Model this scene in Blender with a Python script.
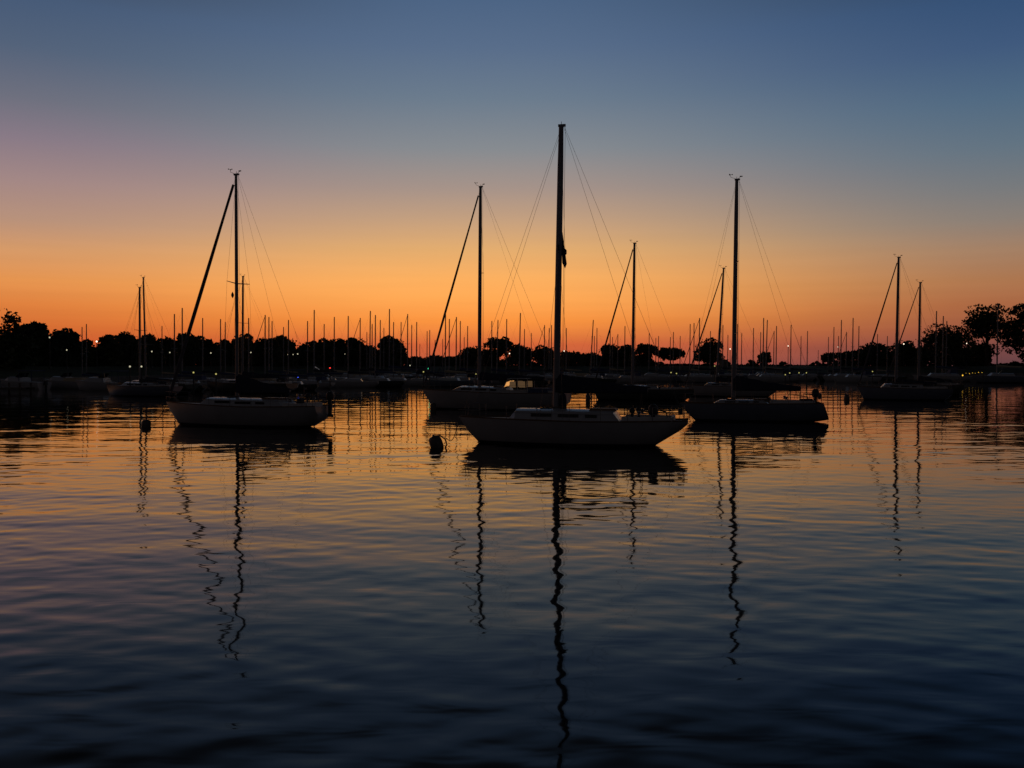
import bpy, bmesh, math, random
import numpy as np
from mathutils import Vector, Matrix

for o in list(bpy.data.objects):
    bpy.data.objects.remove(o)
SC = bpy.context.scene
C = SC.collection

# ------------------------------------------------------------------ camera
F = 900.0            # focal length in pixels of the 1024 wide picture
H = 3.2              # height of the eye above the water
HZ = 365.0           # picture row of the horizon
cam_data = bpy.data.cameras.new('camera')
cam = bpy.data.objects.new('camera', cam_data)
C.objects.link(cam)
cam_data.sensor_width = 36.0
cam_data.lens = 36.0 * F / 1024.0
cam_data.clip_start = 0.1
cam_data.clip_end = 20000.0
cam.location = (0, 0, H)
cam.rotation_euler = (math.radians(90) - math.atan((384 - HZ) / F), 0, 0)
SC.camera = cam
SC.render.resolution_x, SC.render.resolution_y = 1024, 768

# ------------------------------------------------------------------ sky (dusk afterglow), no sun: it is below the horizon
def srgb(r, g, b, k=1.0):
    def f(c):
        c /= 255.0
        return (c / 12.92 if c <= 0.04045 else ((c + 0.055) / 1.055) ** 2.4) * k
    return (f(r), f(g), f(b), 1.0)

world = bpy.data.worlds.new('World')
SC.world = world
world.use_nodes = True
wt = world.node_tree
wt.nodes.clear()
WN, WL = wt.nodes, wt.links
def wmath(op, a, b=None, c=None, clamp=False):
    n = WN.new('ShaderNodeMath'); n.operation = op; n.use_clamp = clamp
    for i, v in enumerate((a, b, c)):
        if v is None: continue
        if isinstance(v, (int, float)): n.inputs[i].default_value = v
        else: WL.new(v, n.inputs[i])
    return n.outputs[0]
tc = WN.new('ShaderNodeTexCoord')
sep = WN.new('ShaderNodeSeparateXYZ'); WL.new(tc.outputs['Generated'], sep.inputs[0])
sx_, sy_, sz_ = sep.outputs
elev = wmath('MULTIPLY', wmath('ARCSINE', sz_), 180 / math.pi)          # degrees
azim = wmath('MULTIPLY', wmath('ARCTAN2', sx_, sy_), 180 / math.pi)     # degrees, 0 ahead, + to the right
t_el = wmath('DIVIDE', elev, 90.0, clamp=True)
t_el = wmath('POWER', t_el, 0.5)                                        # more stops near the horizon

def ramp(stops):
    n = WN.new('ShaderNodeValToRGB'); WL.new(t_el, n.inputs[0])
    cr = n.color_ramp; cr.interpolation = 'LINEAR'
    for i, (e, c) in enumerate(stops):
        p = math.sqrt(e / 90.0)
        el = cr.elements[i] if i < 2 else cr.elements.new(p)
        el.position = p
        el.color = srgb(*c)
    return n.outputs[0]
# elevation (deg), sRGB as seen
SKY_L = [(0, (182, 68, 42)), (1.2, (202, 87, 46)), (2.2, (206, 105, 49)), (3.4, (216, 124, 60)), (4.8, (222, 144, 78)), (6.5, (206, 149, 102)), (8.1, (178, 141, 120)), (10.3, (157, 131, 130)),
         (12.5, (132, 118, 130)), (14.6, (106, 108, 122)), (17.3, (80, 95, 118)), (19.7, (68, 87, 115)), (22, (54, 64, 80)), (26, (30, 34, 42)), (34, (13, 15, 19)), (60, (13, 16, 22)), (90, (12, 15, 20))]
SKY_C = [(0, (172, 80, 66)), (1.3, (206, 98, 55)), (2.8, (243, 144, 62)), (4.1, (251, 165, 82)), (5.5, (246, 172, 94)), (7.3, (221, 168, 108)), (9.2, (190, 155, 124)), (11, (162, 143, 133)),
         (13.4, (131, 135, 140)), (16.4, (104, 120, 137)), (19.3, (86, 106, 134)), (22, (74, 97, 128)), (24.5, (49, 58, 72)), (28, (27, 31, 39)), (35, (14, 16, 21)), (60, (13, 16, 22)), (90, (12, 15, 20))]
SKY_R = [(0, (90, 62, 68)), (0.9, (112, 68, 66)), (2.0, (146, 82, 62)), (3.4, (163, 99, 65)), (4.8, (167, 115, 78)), (6.5, (157, 124, 99)), (8.1, (133, 123, 115)), (9.8, (115, 118, 121)),
         (12, (95, 112, 126)), (14.6, (77, 102, 126)), (17.3, (61, 86, 121)), (19.7, (51, 78, 114)), (22, (42, 62, 88)), (26, (22, 29, 38)), (34, (12, 14, 18)), (60, (12, 15, 21)), (90, (12, 15, 20))]
SKY_B = [(0, (42, 37, 38)), (6, (55, 50, 51)), (14, (50, 47, 52)), (30, (35, 36, 42)), (60, (15, 17, 22)), (90, (12, 15, 20))]
rL, rC, rR, rB = ramp(SKY_L), ramp(SKY_C), ramp(SKY_R), ramp(SKY_B)
def mix(f, a, b):
    n = WN.new('ShaderNodeMix'); n.data_type = 'RGBA'
    WL.new(f, n.inputs[0]); WL.new(a, n.inputs[6]); WL.new(b, n.inputs[7])
    return n.outputs[2]
def step(v, a, b, smooth=True):
    n = WN.new('ShaderNodeMapRange'); n.interpolation_type = 'SMOOTHSTEP' if smooth else 'LINEAR'
    WL.new(v, n.inputs[0]); n.inputs[1].default_value = a; n.inputs[2].default_value = b
    return n.outputs[0]
c1 = mix(step(azim, -31, -3), rL, rC)
c2 = mix(step(azim, -1, 31), c1, rR)
c3 = mix(step(wmath('ABSOLUTE', azim), 32, 110), c2, rB)
# faint streaks of thin cloud and dust close to the horizon
mp = WN.new('ShaderNodeMapping'); WL.new(tc.outputs['Generated'], mp.inputs[0]); mp.inputs['Scale'].default_value = (2.2, 2.2, 55)
nz = WN.new('ShaderNodeTexNoise'); WL.new(mp.outputs[0], nz.inputs[0]); nz.inputs['Scale'].default_value = 2.0; nz.inputs['Detail'].default_value = 4
low = wmath('MULTIPLY', step(elev, 12, 0.5), 0.17)
gain = wmath('ADD', wmath('MULTIPLY', wmath('SUBTRACT', nz.outputs[0], 0.5), low), 1.0)
below = step(elev, -0.6, 0.0)
gain = wmath('MULTIPLY', gain, wmath('ADD', wmath('MULTIPLY', below, 0.9), 0.1))
vm = WN.new('ShaderNodeVectorMath'); vm.operation = 'SCALE'; WL.new(c3, vm.inputs[0]); WL.new(gain, vm.inputs[3])
bg = WN.new('ShaderNodeBackground'); WL.new(vm.outputs[0], bg.inputs[0]); bg.inputs[1].default_value = 1.07
wo = WN.new('ShaderNodeOutputWorld'); WL.new(bg.outputs[0], wo.inputs[0])

vs = SC.view_settings
SC.display_settings.display_device = 'sRGB'
vs.view_transform = 'Standard'; vs.look = 'None'; vs.exposure = 0.0; vs.gamma = 1.0; vs.use_curve_mapping = False

# ------------------------------------------------------------------ helpers
def pos(px, d, z=0.0):
    """a point whose bearing from the jetty is picture column px, at distance d"""
    return Vector(((px - 512.0) / F * d, d, z))
def dist(row):            # distance at which the water lies at a picture row
    return F * H / (row - HZ)
def height(row, d):       # height of a thing at distance d seen at a row
    return H + (HZ - row) / F * d

def tag(o, label=None, cat=None, group=None, kind=None):
    if label: o['label'] = label
    if cat: o['category'] = cat
    if group: o['group'] = group
    if kind: o['kind'] = kind
    return o

class MB:
    def __init__(s): s.v = []; s.f = []; s.m = []
    def add(s, vs, fs, mi=0):
        n = len(s.v); s.v += [tuple(v) for v in vs]; s.f += [tuple(i + n for i in f) for f in fs]; s.m += [mi] * len(fs)
    def box(s, c, size, rz=0, taper=1.0, mi=0, ry=0):
        hx, hy, hz = size[0] / 2, size[1] / 2, size[2] / 2
        R = Matrix.Rotation(rz, 3, 'Z') @ Matrix.Rotation(ry, 3, 'Y')
        vs = []
        for z, k in ((-hz, 1), (hz, taper)):
            for x, y in ((-hx, -hy), (hx, -hy), (hx, hy), (-hx, hy)):
                vs.append(Vector(c) + R @ Vector((x * k, y * k, z)))
        s.add(vs, [(0, 3, 2, 1), (4, 5, 6, 7), (0, 1, 5, 4), (1, 2, 6, 5), (2, 3, 7, 6), (3, 0, 4, 7)], mi)
    def tube(s, pts, rad, n=8, cap=True, flat=1.0, mi=0):
        pts = [Vector(p) for p in pts]
        if not hasattr(rad, '__len__'): rad = [rad] * len(pts)
        rings = []
        for i, p in enumerate(pts):
            t = (pts[min(i + 1, len(pts) - 1)] - pts[max(i - 1, 0)]).normalized()
            u = Vector((0, 1, 0)) if abs(t.y) < 0.9 else Vector((1, 0, 0))
            a = t.cross(u).normalized(); b = t.cross(a).normalized()
            rings.append([p + (a * math.cos(q) + b * math.sin(q) * flat) * rad[i] for q in (2 * math.pi * k / n for k in range(n))])
        vs = [v for r in rings for v in r]; fs = []
        for i in range(len(rings) - 1):
            for k in range(n):
                fs.append((i * n + k, i * n + (k + 1) % n, (i + 1) * n + (k + 1) % n, (i + 1) * n + k))
        if cap:
            fs.append(tuple(range(n - 1, -1, -1))); fs.append(tuple((len(rings) - 1) * n + k for k in range(n)))
        s.add(vs, fs, mi)
    def lathe(s, c, prof, n=16, mi=0, M=None):
        vs = []; fs = []
        for r, z in prof:
            for k in range(n):
                q = 2 * math.pi * k / n
                p = Vector((r * math.cos(q), r * math.sin(q), z))
                if M: p = M @ p
                vs.append(Vector(c) + p)
        for i in range(len(prof) - 1):
            for k in range(n):
                fs.append((i * n + k, i * n + (k + 1) % n, (i + 1) * n + (k + 1) % n, (i + 1) * n + k))
        fs.append(tuple(range(n - 1, -1, -1))); fs.append(tuple((len(prof) - 1) * n + k for k in range(n)))
        s.add(vs, fs, mi)
    def build(s, name, mats, parent=None, smooth=False, loc=None):
        me = bpy.data.meshes.new(name)
        me.from_pydata(s.v, [], s.f); me.update()
        for m in (mats if isinstance(mats, (list, tuple)) else [mats]): me.materials.append(m)
        if any(s.m): me.polygons.foreach_set('material_index', s.m)
        bm = bmesh.new(); bm.from_mesh(me)
        bmesh.ops.remove_doubles(bm, verts=bm.verts, dist=1e-5)
        bmesh.ops.recalc_face_normals(bm, faces=bm.faces)
        bm.to_mesh(me); bm.free()
        if smooth:
            me.polygons.foreach_set('use_smooth', [True] * len(me.polygons))
            me.set_sharp_from_angle(angle=math.radians(38))
        o = bpy.data.objects.new(name, me); C.objects.link(o)
        if parent: o.parent = parent
        if loc: o.location = loc
        return o

def empty(name, loc, rz=0.0):
    o = bpy.data.objects.new(name, None); C.objects.link(o)
    o.empty_display_size = 0.3; o.location = loc; o.rotation_euler = (0, 0, rz)
    return o
def copy_tree(o, parent=None):
    c = o.copy(); C.objects.link(c); c.parent = parent
    for ch in [x for x in bpy.data.objects if x.parent == o]: copy_tree(ch, c)
    return c

def material(name, col, rough=0.6, metal=0.0, vary=0.12, scale=3.0, bump=0.0, spec=0.5, coat=0.0):
    m = bpy.data.materials.new(name); m.use_nodes = True
    N, L = m.node_tree.nodes, m.node_tree.links
    b = N['Principled BSDF']
    tcx = N.new('ShaderNodeTexCoord'); n = N.new('ShaderNodeTexNoise')
    L.new(tcx.outputs['Object'], n.inputs['Vector']); n.inputs['Scale'].default_value = scale; n.inputs['Detail'].default_value = 5
    r = N.new('ShaderNodeValToRGB'); L.new(n.outputs['Fac'], r.inputs[0])
    r.color_ramp.elements[0].position = 0.3; r.color_ramp.elements[1].position = 0.7
    r.color_ramp.elements[0].color = tuple(c * (1 - vary) for c in col) + (1,)
    r.color_ramp.elements[1].color = tuple(min(1, c * (1 + vary)) for c in col) + (1,)
    L.new(r.outputs[0], b.inputs['Base Color'])
    b.inputs['Roughness'].default_value = rough; b.inputs['Metallic'].default_value = metal
    b.inputs['Specular IOR Level'].default_value = spec; b.inputs['Coat Weight'].default_value = coat
    if bump:
        bp = N.new('ShaderNodeBump'); bp.inputs['Strength'].default_value = bump; bp.inputs['Distance'].default_value = 0.02
        L.new(n.outputs['Fac'], bp.inputs['Height']); L.new(bp.outputs[0], b.inputs['Normal'])
    return m
def hull_paint(m):
    # antifouling and boot stripe: a band of dark paint up to a hand above the waterline
    N, L = m.node_tree.nodes, m.node_tree.links
    b = N['Principled BSDF']; src = b.inputs['Base Color'].links[0].from_socket
    t = N.new('ShaderNodeTexCoord'); sp = N.new('ShaderNodeSeparateXYZ'); L.new(t.outputs['Object'], sp.inputs[0])
    c = N.new('ShaderNodeMath'); c.operation = 'LESS_THAN'; L.new(sp.outputs[2], c.inputs[0]); c.inputs[1].default_value = 0.11
    mx = N.new('ShaderNodeMix'); mx.data_type = 'RGBA'; L.new(c.outputs[0], mx.inputs[0]); L.new(src, mx.inputs[6]); mx.inputs[7].default_value = (.02, .02, .03, 1)
    L.new(mx.outputs[2], b.inputs['Base Color'])
def emitter(name, col, strength):
    m = bpy.data.materials.new(name); m.use_nodes = True
    b = m.node_tree.nodes['Principled BSDF']
    b.inputs['Base Color'].default_value = col + (1,)
    b.inputs['Emission Color'].default_value = col + (1,); b.inputs['Emission Strength'].default_value = strength
    return m
def glass(name):
    m = bpy.data.materials.new(name); m.use_nodes = True
    b = m.node_tree.nodes['Principled BSDF']
    b.inputs['Base Color'].default_value = (0.85, 0.9, 0.88, 1); b.inputs['Roughness'].default_value = 0.05
    b.inputs['Transmission Weight'].default_value = 1.0; b.inputs['IOR'].default_value = 1.1
    return m

M = dict(
    white_hull=material('white_hull_paint', (0.38, 0.37, 0.355), 0.35, vary=0.06, scale=1.2, coat=0.2),
    grey_hull=material('grey_hull_paint', (0.30, 0.29, 0.28), 0.35, vary=0.08, scale=1.2),
    navy_hull=material('navy_hull_paint', (0.13, 0.145, 0.18), 0.3, vary=0.1),
    dark_hull=material('dark_green_hull_paint', (0.06, 0.07, 0.06), 0.35, vary=0.1),
    stripe=material('boot_stripe_paint', (0.03, 0.03, 0.06), 0.5, vary=0.1),
    deck=material('deck_gelcoat', (0.50, 0.49, 0.46), 0.6, vary=0.1, scale=4),
    teak=material('teak_trim', (0.16, 0.09, 0.045), 0.6, vary=0.3, scale=9),
    alu=material('dull_aluminium', (0.20, 0.20, 0.21), 0.5, 0.3, vary=0.08),
    steel=material('stainless_steel', (0.16, 0.16, 0.16), 0.45, 0.5, vary=0.05),
    wire=material('rigging_wire', (0.12, 0.12, 0.12), 0.5, 0.6, vary=0.05),
    cover=material('dark_canvas', (0.025, 0.028, 0.045), 0.9, vary=0.25, scale=6, bump=0.3),
    bluecover=material('blue_canvas', (0.05, 0.07, 0.14), 0.9, vary=0.2, scale=6, bump=0.3),
    tan=material('tan_canvas', (0.45, 0.36, 0.24), 0.9, vary=0.15, scale=6),
    sail=material('rolled_sail_cloth', (0.09, 0.08, 0.09), 0.9, vary=0.2, scale=8, bump=0.3),
    black=material('black_rubber', (0.02, 0.02, 0.02), 0.6, vary=0.2),
    tinted=material('dark_window', (0.01, 0.012, 0.015), 0.08, vary=0.1),
    glass=glass('clear_glass'),
    buoy=material('weathered_buoy', (0.10, 0.08, 0.07), 0.5, vary=0.3, scale=8),
    rope=material('old_rope', (0.10, 0.08, 0.06), 0.9, vary=0.2, scale=20),
    wood=material('weathered_planks', (0.12, 0.10, 0.08), 0.85, vary=0.3, scale=5, bump=0.4),
    concrete=material('seawall_concrete', (0.16, 0.155, 0.145), 0.9, vary=0.25, scale=0.8, bump=0.4),
    grass=material('shore_grass', (0.035, 0.05, 0.02), 0.95, vary=0.4, scale=0.3),
    bark=material('bark', (0.06, 0.045, 0.035), 0.95, vary=0.3, scale=4, bump=0.4),
    leaf_a=material('foliage_dark', (0.035, 0.055, 0.022), 0.8, vary=0.45, scale=0.5),
    leaf_b=material('foliage_olive', (0.05, 0.06, 0.024), 0.8, vary=0.45, scale=0.5),
    leaf_c=material('foliage_deep', (0.028, 0.048, 0.026), 0.8, vary=0.45, scale=0.5),
    iron=material('painted_iron', (0.05, 0.055, 0.05), 0.5, 0.2, vary=0.1),
    plaster=material('shelter_wall', (0.22, 0.2, 0.17), 0.9, vary=0.15),
    added_glow=emitter('window_added_glow', (0.62, 0.36, 0.17), 0.11),  # weak emission added to imitate the glow on the windscreen's side panes
    lamp_white=emitter('lamp_white', (1.0, 0.84, 0.64), 2.2),
    lamp_dim=emitter('lamp_dim', (1.0, 0.92, 0.62), 0.55),
    lamp_yellow=emitter('lamp_yellow', (0.95, 0.85, 0.25), .5),
    lamp_amber=emitter('lamp_amber', (1.0, 0.55, 0.05), 1.2),
    lamp_green=emitter('lamp_green', (0.05, 0.9, 0.4), 1.5),
    lamp_red=emitter('lamp_red', (1.0, 0.04, 0.03), 1.5),
    lamp_blue=emitter('lamp_blue', (0.05, 0.1, 1.0), 1.5),
)

for k_ in ('grey_hull', 'navy_hull', 'dark_hull'): hull_paint(M[k_])

# ------------------------------------------------------------------ water: one sheet with real low waves
def water():
    rng = np.random.RandomState(7)
    ys = [0.6]
    while ys[-1] < 6000:
        y = ys[-1]
        ys.append(y + (0.025 + 0.003 * y if y < 110 else 0.355 + 0.03 * (y - 110)))
    ys = np.array([-400, -120, -30, -8, -1.0] + ys)
    nc = 1000
    s = np.linspace(-1, 1, nc)
    half = np.where(ys < 110, 7 + 0.80 * np.maximum(ys, 0), 95 + 1.4 * (ys - 110))
    half = np.where(ys < 0, 7 + np.abs(ys) * 1.2, half)
    X = half[:, None] * s[None, :]
    Y = np.repeat(ys[:, None], nc, 1)
    Z = np.zeros_like(X)
    dx = half[:, None] * 2 / nc
    dy = np.gradient(ys)[:, None]
    waves = []
    for lo, hi, n, slope, spread in WAVES:
        for i in range(n):
            lam = math.exp(rng.uniform(math.log(lo), math.log(hi)))
            th = math.radians(94) + rng.normal(0, math.radians(spread))
            k = 2 * math.pi / lam
            waves.append((k * math.cos(th), k * math.sin(th), slope * math.sqrt(2.0 / n) / k, rng.uniform(0, 6.28), lam))
    # slow patches: some areas of the harbour lie calmer than others
    patch = 1.0 + 0.30 * np.sin(X * 0.11 + 0.6 * np.sin(Y * 0.07)) * np.sin(Y * 0.13 + 1.7) + 0.22 * np.sin(X * 0.31 + Y * 0.22 + 2)
    for kx, ky, a, ph, lam in waves:
        att = np.clip((lam / np.maximum(dx * abs(kx) / math.hypot(kx, ky) + 1e-6, dy * abs(ky) / math.hypot(kx, ky) + 1e-6) - 2.5) / 2.5, 0, 1)
        if att.max() <= 0: continue
        Z += att * a * np.sin(kx * X + ky * Y + ph) * (patch if lam < 2.2 else 1.0)
    nr = len(ys)
    verts = np.stack([X, Y, Z], -1).reshape(-1, 3).astype(np.float32)
    i = np.arange(nr - 1)[:, None] * nc + np.arange(nc - 1)[None, :]
    quads = np.stack([i, i + 1, i + nc + 1, i + nc], -1).reshape(-1, 4).astype(np.int32)
    me = bpy.data.meshes.new('water')
    me.vertices.add(len(verts)); me.vertices.foreach_set('co', verts.ravel())
    me.loops.add(quads.size); me.loops.foreach_set('vertex_index', quads.ravel())
    me.polygons.add(len(quads))
    me.polygons.foreach_set('loop_start', np.arange(0, quads.size, 4, dtype=np.int32))
    me.polygons.foreach_set('loop_total', np.full(len(quads), 4, dtype=np.int32))
    me.polygons.foreach_set('use_smooth', np.ones(len(quads), dtype=bool))
    me.update(calc_edges=True)
    m = bpy.data.materials.new('harbour_water'); m.use_nodes = True
    N, L = m.node_tree.nodes, m.node_tree.links
    b = N['Principled BSDF']
    b.inputs['Base Color'].default_value = (0.004, 0.006, 0.007, 1)
    b.inputs['IOR'].default_value = 1.235; b.inputs['Specular Tint'].default_value = (0.50, 0.41, 0.31, 1); b.inputs['Roughness'].default_value = 0.035
    g = N.new('ShaderNodeNewGeometry')
    mp = N.new('ShaderNodeMapping'); mp.inputs['Scale'].default_value = (0.45, 1.0, 1.0)
    L.new(g.outputs['Position'], mp.inputs[0])
    n1 = N.new('ShaderNodeTexNoise'); n1.inputs['Scale'].default_value = 2.2; n1.inputs['Detail'].default_value = 2; n1.inputs['Distortion'].default_value = 0.4
    L.new(mp.outputs[0], n1.inputs['Vector'])
    bp = N.new('ShaderNodeBump'); bp.inputs['Strength'].default_value = 1.0; bp.inputs['Distance'].default_value = BUMP
    L.new(n1.outputs['Fac'], bp.inputs['Height']); L.new(bp.outputs[0], b.inputs['Normal'])
    me.materials.append(m)
    o = bpy.data.objects.new('water', me); C.objects.link(o)
    tag(o, 'calm dark harbour water with low ripples reflecting the dusk sky', 'water', kind='structure')
#        shortest, longest, count, rms slope, spread in degrees
WAVES = [(3.0, 8.0, 22, 0.0045, 25), (1.2, 3.0, 30, 0.0065, 28), (0.32, 1.1, 80, 0.0135, 34)]
BUMP = 0.0045
water()

# ------------------------------------------------------------------ shore land, seawall
SHORE = [(-900, 62), (-500, 84), (-150, 108), (0, 122), (60, 134), (120, 148), (220, 168), (320, 182), (450, 194), (600, 202), (760, 207),
         (900, 204), (1024, 200), (1300, 196), (1900, 200)]
def shore_d(px): return float(np.interp(px, [a for a, b in SHORE], [b for a, b in SHORE]))
def land():
    pxs = list(range(-900, 1901, 25))
    base = [pos(p, shore_d(p)) for p in pxs]
    prof = [(0.6, -1.5), (0.6, 1.3), (3, 1.75), (8, 2.35), (13, 2.9), (40, 3.0), (66, 2.9), (78, -1.5)]
    vs, fs = [], []
    rnd = random.Random(3)
    for b in base:
        n = Vector((b.x, b.y, 0)).normalized()
        for k, (off, z) in enumerate(prof):
            p = b + n * off
            vs.append((p.x, p.y, z + (rnd.uniform(-.1, .1) if 1 < k < 7 else 0)))
    m = len(prof)
    for i in range(len(base) - 1):
        for k in range(m - 1):
            fs.append((i * m + k, (i + 1) * m + k, (i + 1) * m + k + 1, i * m + k + 1))
    g = MB(); g.add(vs, fs)
    o = g.build('ground', M['grass'], smooth=True)
    tag(o, 'low dark shore land carrying the trees along the far side of the harbour', 'ground', kind='structure')
    g = MB()
    w = []
    for b in base:
        n = Vector((b.x, b.y, 0)).normalized()
        w.append((b, b + n * 0.55))
    for i in range(len(w) - 1):
        a, b2 = w[i]; c, d2 = w[i + 1]
        q = [(a.x, a.y, -1.2), (b2.x, b2.y, -1.2), (b2.x, b2.y, 1.4), (a.x, a.y, 1.4), (c.x, c.y, -1.2), (d2.x, d2.y, -1.2), (d2.x, d2.y, 1.4), (c.x, c.y, 1.4)]
        g.add(q, [(0, 4, 7, 3), (3, 7, 6, 2), (1, 2, 6, 5)])
    o = g.build('seawall', M['concrete'])
    tag(o, 'low dark concrete seawall along the water edge of the far shore', 'seawall')
land()

# ------------------------------------------------------------------ trees
def leaf_cloud(g, c, r, n, rnd, size, flat_bottom=None):
    for _ in range(n):
        while True:
            p = Vector((rnd.uniform(-1, 1), rnd.uniform(-1, 1), rnd.uniform(-1, 1)))
            if 0.25 < p.length < 1: break
        p = p.normalized() * (p.length ** 0.45)
        q = Vector(c) + Vector((p.x * r[0], p.y * r[1], p.z * r[2]))
        if flat_bottom is not None and q.z < flat_bottom: q.z = flat_bottom + rnd.uniform(-.1, .4)
        a = Vector((rnd.gauss(0, 1), rnd.gauss(0, 1), rnd.gauss(0, 1))).normalized()
        b = a.orthogonal().normalized(); b.rotate(Matrix.Rotation(rnd.uniform(0, 6.3), 3, a))
        e = a.cross(b); s = size * rnd.uniform(.55, 1.35)
        n0 = len(g.v)
        g.v += [tuple(q + b * s), tuple(q + e * s * .6), tuple(q - b * s), tuple(q - e * s * .6)]
        g.f.append((n0, n0 + 1, n0 + 2, n0 + 3)); g.m.append(0)

def tree(px0, px1, top, d, label, kind='dome', seed=1, ground=2.9, crown_bottom=None, group='trees along the far shore', name='tree', cat='tree'):
    rnd = random.Random(seed)
    cx = (px0 + px1) / 2
    base = pos(cx, d, ground - 0.25)
    w = (px1 - px0) / F * d * {'dome': 1.18, 'ball': 1.2, 'umbrella': 1.16}.get(kind, 1.0)
    th = height(top, d) - base.z
    root = empty(name, base, rnd.uniform(0, 0))
    tag(root, label, cat, group)
    R = w / 2
    if kind == 'umbrella': cb = th * 0.36
    elif kind == 'ball': cb = th * 0.06
    elif kind == 'sparse': cb = th * 0.2
    else: cb = -th * 0.02
    if crown_bottom is not None: cb = height(crown_bottom, d) - base.z
    g = MB()
    tr = max(0.12, min(0.45, th * 0.028))
    lean = rnd.uniform(-.25, .25)
    if kind != 'bush':
        tp = Vector((lean, 0, cb + (th - cb) * .35))
        g.tube([(0, 0, -.3), (lean * .3, rnd.uniform(-.1, .1), tp.z * .5), tuple(tp)], [tr * 1.25, tr, tr * .75], 8)
        nl = 7 if kind != 'sparse' else 16
        tips = []
        for k in range(nl):
            a = 6.283 * k / nl + rnd.uniform(-.4, .4)
            s0 = Vector((lean * .5, 0, tp.z * rnd.uniform(.5, .98)))
            rr = R * rnd.uniform(.5, .9)
            e = Vector((rr * math.cos(a), rr * math.sin(a), cb + (th - cb) * rnd.uniform(.35, .9)))
            mid = s0.lerp(e, .5) + Vector((0, 0, rnd.uniform(-.2, .5)))
            g.tube([s0, mid, e], [tr * .5, tr * .3, tr * .1], 6)
            tips.append(e)
            for q in range(3 if kind != 'sparse' else 6):
                e2 = mid.lerp(e, rnd.uniform(.2, .9)) + Vector((rnd.uniform(-.3, .3) * R, rnd.uniform(-.3, .3) * R, rnd.uniform(.05, .25) * (th - cb)))
                if e2.z > th: e2.z = th - rnd.uniform(0, .4)
                g.tube([mid.lerp(e, .3), e2], [tr * .22, tr * .05], 5)
        g.build('trunk', M['bark'], root, smooth=True)
    c = MB()
    ch = th - cb
    area = w * ch
    dens = {'sparse': 15, 'umbrella': 62, 'ball': 64, 'dome': 75, 'bush': 60, 'open': 70}[kind]
    total = int(min(5200, max(260, area * dens)))
    nb = {'sparse': 26, 'bush': 6}.get(kind, 11 + int(w * .9))
    if kind == 'open': nb = 34
    # core plus clumps
    size = 0.36 if d > 100 else .25
    if kind in ('dome', 'ball', 'umbrella'):
        kr = .8 if kind == 'dome' else .62
        leaf_cloud(c, (rnd.uniform(-.1, .1) * R, 0, cb + ch * .45), (R * kr, R * kr, ch * .45), int(total * (.35 if kind == 'dome' else .2)), rnd, size * 1.3, cb if kind == 'umbrella' else None)
    for k in range(nb):
        a = rnd.uniform(0, 6.283)
        v = rnd.uniform(-.8 if kind == 'dome' else -.45, 1) if kind != 'umbrella' else rnd.uniform(.0, 1)
        rr = math.sqrt(max(0, 1 - v * v * (.85 if v > 0 else .25))) * rnd.uniform(.55, .9)
        br = rnd.uniform(.2, .36) * min(R, ch)
        if kind == 'sparse': br = rnd.uniform(.10, .2) * R
        if kind == 'open': br = rnd.uniform(.24, .40) * min(R, ch)
        if kind == 'ball': br = rnd.uniform(.20, .46) * min(R, ch)
        z = cb + ch * (.45 + v * .5)
        z = min(z, th - br * .7)
        if kind in ('ball', 'umbrella', 'open'): z -= rnd.uniform(0, .22) * ch * max(0, v) * (1 if k % 5 else 0)
        p = (rr * (R - br * .5) * math.cos(a), rr * (R - br * .5) * math.sin(a), z)
        leaf_cloud(c, p, (br * 1.25, br * 1.25, br * .85), int(total * .65 / nb), rnd, size, cb if kind == 'umbrella' else None)
    # a few loose sprays break the outline
    for k in range(int(total * .02)):
        a = rnd.uniform(0, 6.283); v = rnd.uniform(-.1, 1)
        rr = math.sqrt(max(0, 1 - v * v)) * rnd.uniform(.9, 1.06)
        leaf_cloud(c, (rr * R * math.cos(a), rr * R * math.sin(a), cb + ch * (.45 + v * .55)), (.2, .2, .2), 1, rnd, size * .8)
    c.build('crown', M[rnd.choice(('leaf_a', 'leaf_b', 'leaf_c'))], root)
    return root

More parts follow.
